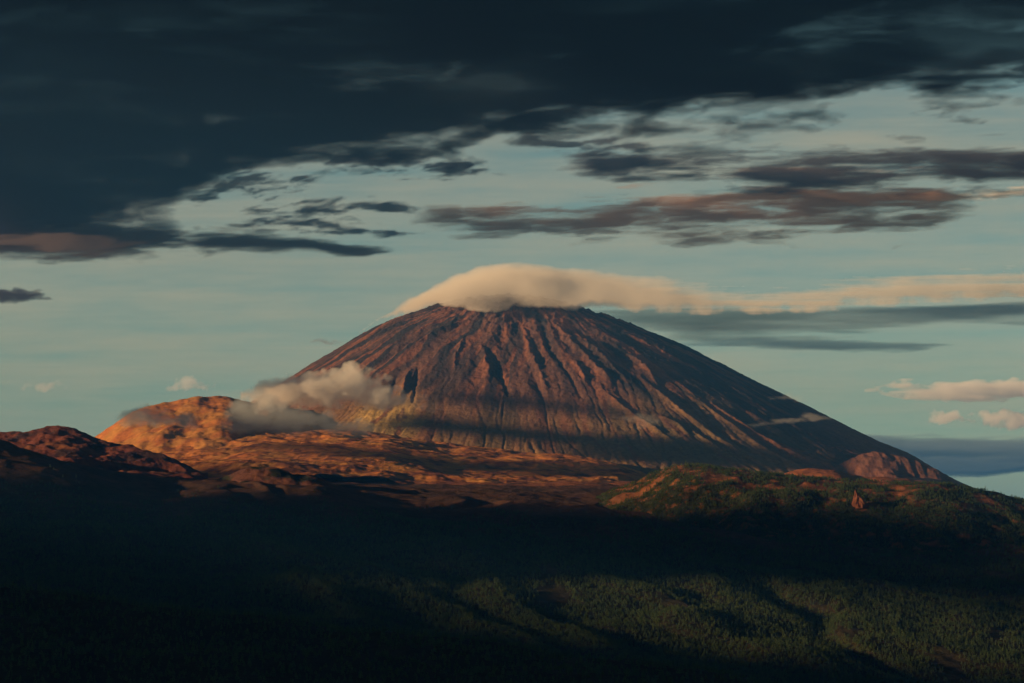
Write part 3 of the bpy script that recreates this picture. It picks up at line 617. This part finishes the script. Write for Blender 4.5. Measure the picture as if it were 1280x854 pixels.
streak('streak_cloud', 'dark upper streak cloud reaching the right edge', [(690, 202, 9), (760, 207, 18), (850, 214, 23), (950, 219, 26), (1050, 219, 29), (1150, 214, 31), (1280, 211, 33), (1500, 207, 34)], 690, 1500, 22800, 1900, M_shred, 531)
streak('streak_cloud', 'brownish low edge of dark cloud at the upper left', [(-300, 300, 16), (0, 302, 18), (100, 303, 18), (200, 300, 18), (300, 302, 14), (400, 308, 8), (460, 312, 5), (490, 313, 3)], -300, 495, 24000, 2200, M_dusk, 541, bias=0.22)
streak('streak_cloud', 'ragged dark wisp near the upper left gap, above the summit side', [(300, 262, 6), (360, 270, 10), (420, 258, 12), (470, 256, 10), (520, 262, 5)], 295, 530, 23400, 1300, M_shred, 551, na=.8, ns=(55, 16), se=40)
streak('streak_cloud', 'short dark wisp just left of the gap under the deck', [(310, 278, 6), (380, 284, 8), (450, 288, 8), (530, 288, 5)], 300, 545, 24200, 1200, M_shred, 561, na=.8, ns=(60, 14), se=40)
streak('streak_cloud', 'torn dark fragment hanging in the middle gap', [(400, 206, 8), (460, 204, 14), (520, 208, 14), (580, 212, 9), (620, 216, 5)], 395, 640, 22600, 1300, M_shred, 571, na=.9, ns=(55, 16), se=40)
streak('streak_cloud', 'dark shred under the deck left of the middle', [(220, 235, 10), (260, 240, 16), (300, 232, 18), (350, 225, 14), (400, 222, 8)], 205, 410, 23000, 1000, M_shred, 581, na=1.0, ns=(45, 18), se=30, bias=-.15)
streak('streak_cloud', 'thin shred beneath the middle of the deck', [(640, 178, 6), (700, 182, 10), (760, 184, 9), (820, 180, 5)], 630, 830, 22000, 900, M_shred, 591, na=.9, ns=(50, 14), se=40)
streak('streak_cloud', 'faint peach shred at the right edge under the dark streak', [(1190, 246, 5), (1240, 242, 9), (1300, 238, 10), (1400, 238, 10)], 1180, 1400, 26500, 1000, M_thin, 601, ns=(50, 8))

# ------------------------------------------------------------------ cloud banks outside the picture, between the sun and the island: their shadows lie on the slopes
ES = np.array([math.cos(SUN_A), -math.sin(SUN_A), 0.0]); ET = np.cross(S, ES); ET = ET*np.sign(ET[2])
def sun_cloud(name, label, Sg, Tg, C, D, seed):
    L_ = 0.2*fbm(Sg/900, Tg/500, 3, seed)
    def pts(Cz, side):
        d = D + Cz*((-0.5 if side == 0 else 0.5) + L_)
        return Sg[..., None]*ES + Tg[..., None]*ET + d[..., None]*S
    inflate(name, label, C, pts, M_bank)
def st(u, v, Y):
    p = np.array(at(u, v, Y)); return float(p@ES), float(p@ET)
edge = sorted([st(-200, 600, 11200), st(100, 597, 11000), st(260, 590, 13200), st(300, 579, 13700), st(520, 618, 11900), st(780, 607, 12500), st(300, 617, 10800), st(850, 606, 11000),
               st(1050, 640, 10700), st(1250, 650, 10700), st(1280, 670, 9800), st(1400, 600, 7000), st(1400, 500, 5000), st(640, 400, 300)])
Sg, Tg = np.meshgrid(np.arange(edge[0][0]-700, edge[-1][0]+1500, 60.0), np.arange(1060, 3300, 22.0))
f = np.minimum(np.clip((interp(Sg, edge)+60-Tg)/280, -2, 1), np.clip((Tg-1060)/80, 0, 1))
f = np.minimum(f, np.minimum((Sg-Sg.min())/300, (Sg.max()-Sg)/500))
g_ = np.array(sorted([(*st(715, 718, 8850), 70), (*st(800, 735, 8600), 120), (*st(900, 760, 8300), 140), (*st(1050, 785, 8000), 130), (*st(1200, 795, 7900), 110), (*st(1280, 805, 7700), 80), (*st(1400, 830, 7450), 10)]))
gm = np.interp(Sg, g_[:, 0], g_[:, 1]); gh = np.interp(Sg, g_[:, 0], g_[:, 2], left=-60, right=-60)
f = np.clip(f + 0.5*fbm(Sg/800, Tg/160, 4, 611), 0, 1)
f = f*np.clip((np.abs(Tg-gm)-gh)/70 + 0.3*fbm(Sg/500, Tg/120, 4, 613)+.3, 0.0, 1)
f = f*(1 - 0.8*np.exp(-((Sg+10850)/950)**4)*sstep(1960, 2120, Tg))
g2 = np.array(sorted([(*st(440, 690, 9250), 10), (*st(520, 705, 9000), 45), (*st(600, 730, 8650), 45), (*st(680, 760, 8300), 10)]))
d2 = (np.abs(Tg-np.interp(Sg, g2[:, 0], g2[:, 1])) - np.interp(Sg, g2[:, 0], g2[:, 2], left=-80, right=-80))/60
f = f*np.clip(d2 + 0.3, 0.55, 1)
sun_cloud('cloud_bank', 'broad grey cloud bank far to the left that shades the forest', Sg, Tg, 1500*np.clip(f, 0, 1)**2.6, 20500, 615)
def ribbon(name, label, s0, s1, t0, h, D, cmax, seed, na=0.5):
    Sg, Tg = np.meshgrid(np.arange(s0, s1, 40.0), np.arange(t0-2.2*h, t0+2.2*h, h/12))
    f = 1.15 - np.abs(Tg-t0)/h; f = np.minimum(f, np.minimum(Sg-s0, s1-Sg)/300)
    f = np.clip(f + na*fbm(Sg/500, Tg/80, 4, seed), 0, 1); f = np.minimum(f, np.clip(2.2-np.abs(Tg-t0)/h, 0, 1)*3)
    sun_cloud(name, label, Sg, Tg, cmax*f, D, seed)
for k, (pa, pb, h, c, lab) in enumerate([((520, 588, 14900), (720, 590, 14700), 55, 700, 'flat cloud ribbon left of the picture, lowest of three'),
                                    ((500, 540, 15800), (860, 550, 16050), 70, 900, 'flat cloud ribbon left of the picture, middle of three'),
                                    ((560, 500, 16100), (800, 505, 16200), 48, 260, 'thin flat cloud ribbon left of the picture, topmost of three')]):
    (s0, t0), (s1, t1) = st(*pa), st(*pb)
    ribbon('cloud_ribbon', lab, min(s0, s1)-450, max(s0, s1)+450, (t0+t1)/2, h, 12500, c, 621+10*k)

# ------------------------------------------------------------------ the air between the viewer and the mountain
def haze():
    m = cloud_mat('haze_air', (0.08, 0.36, 1.0), 1.5e-5)
    x0, x1, y0, y1, z0, z1 = -61000, 61000, -51000, 71000, -1001, 3880
    V = [(x, y, z) for z in (z0, z1) for x, y in ((x0, y0), (x1, y0), (x1, y1), (x0, y1))]
    o = mesh_obj('haze', V, [(3, 2, 1, 0), (4, 5, 6, 7), (0, 1, 5, 4), (1, 2, 6, 5), (2, 3, 7, 6), (3, 0, 4, 7)], m, smooth=False)
    put(o, 'thin bluish haze in the air over the island', kind='stuff')
haze()
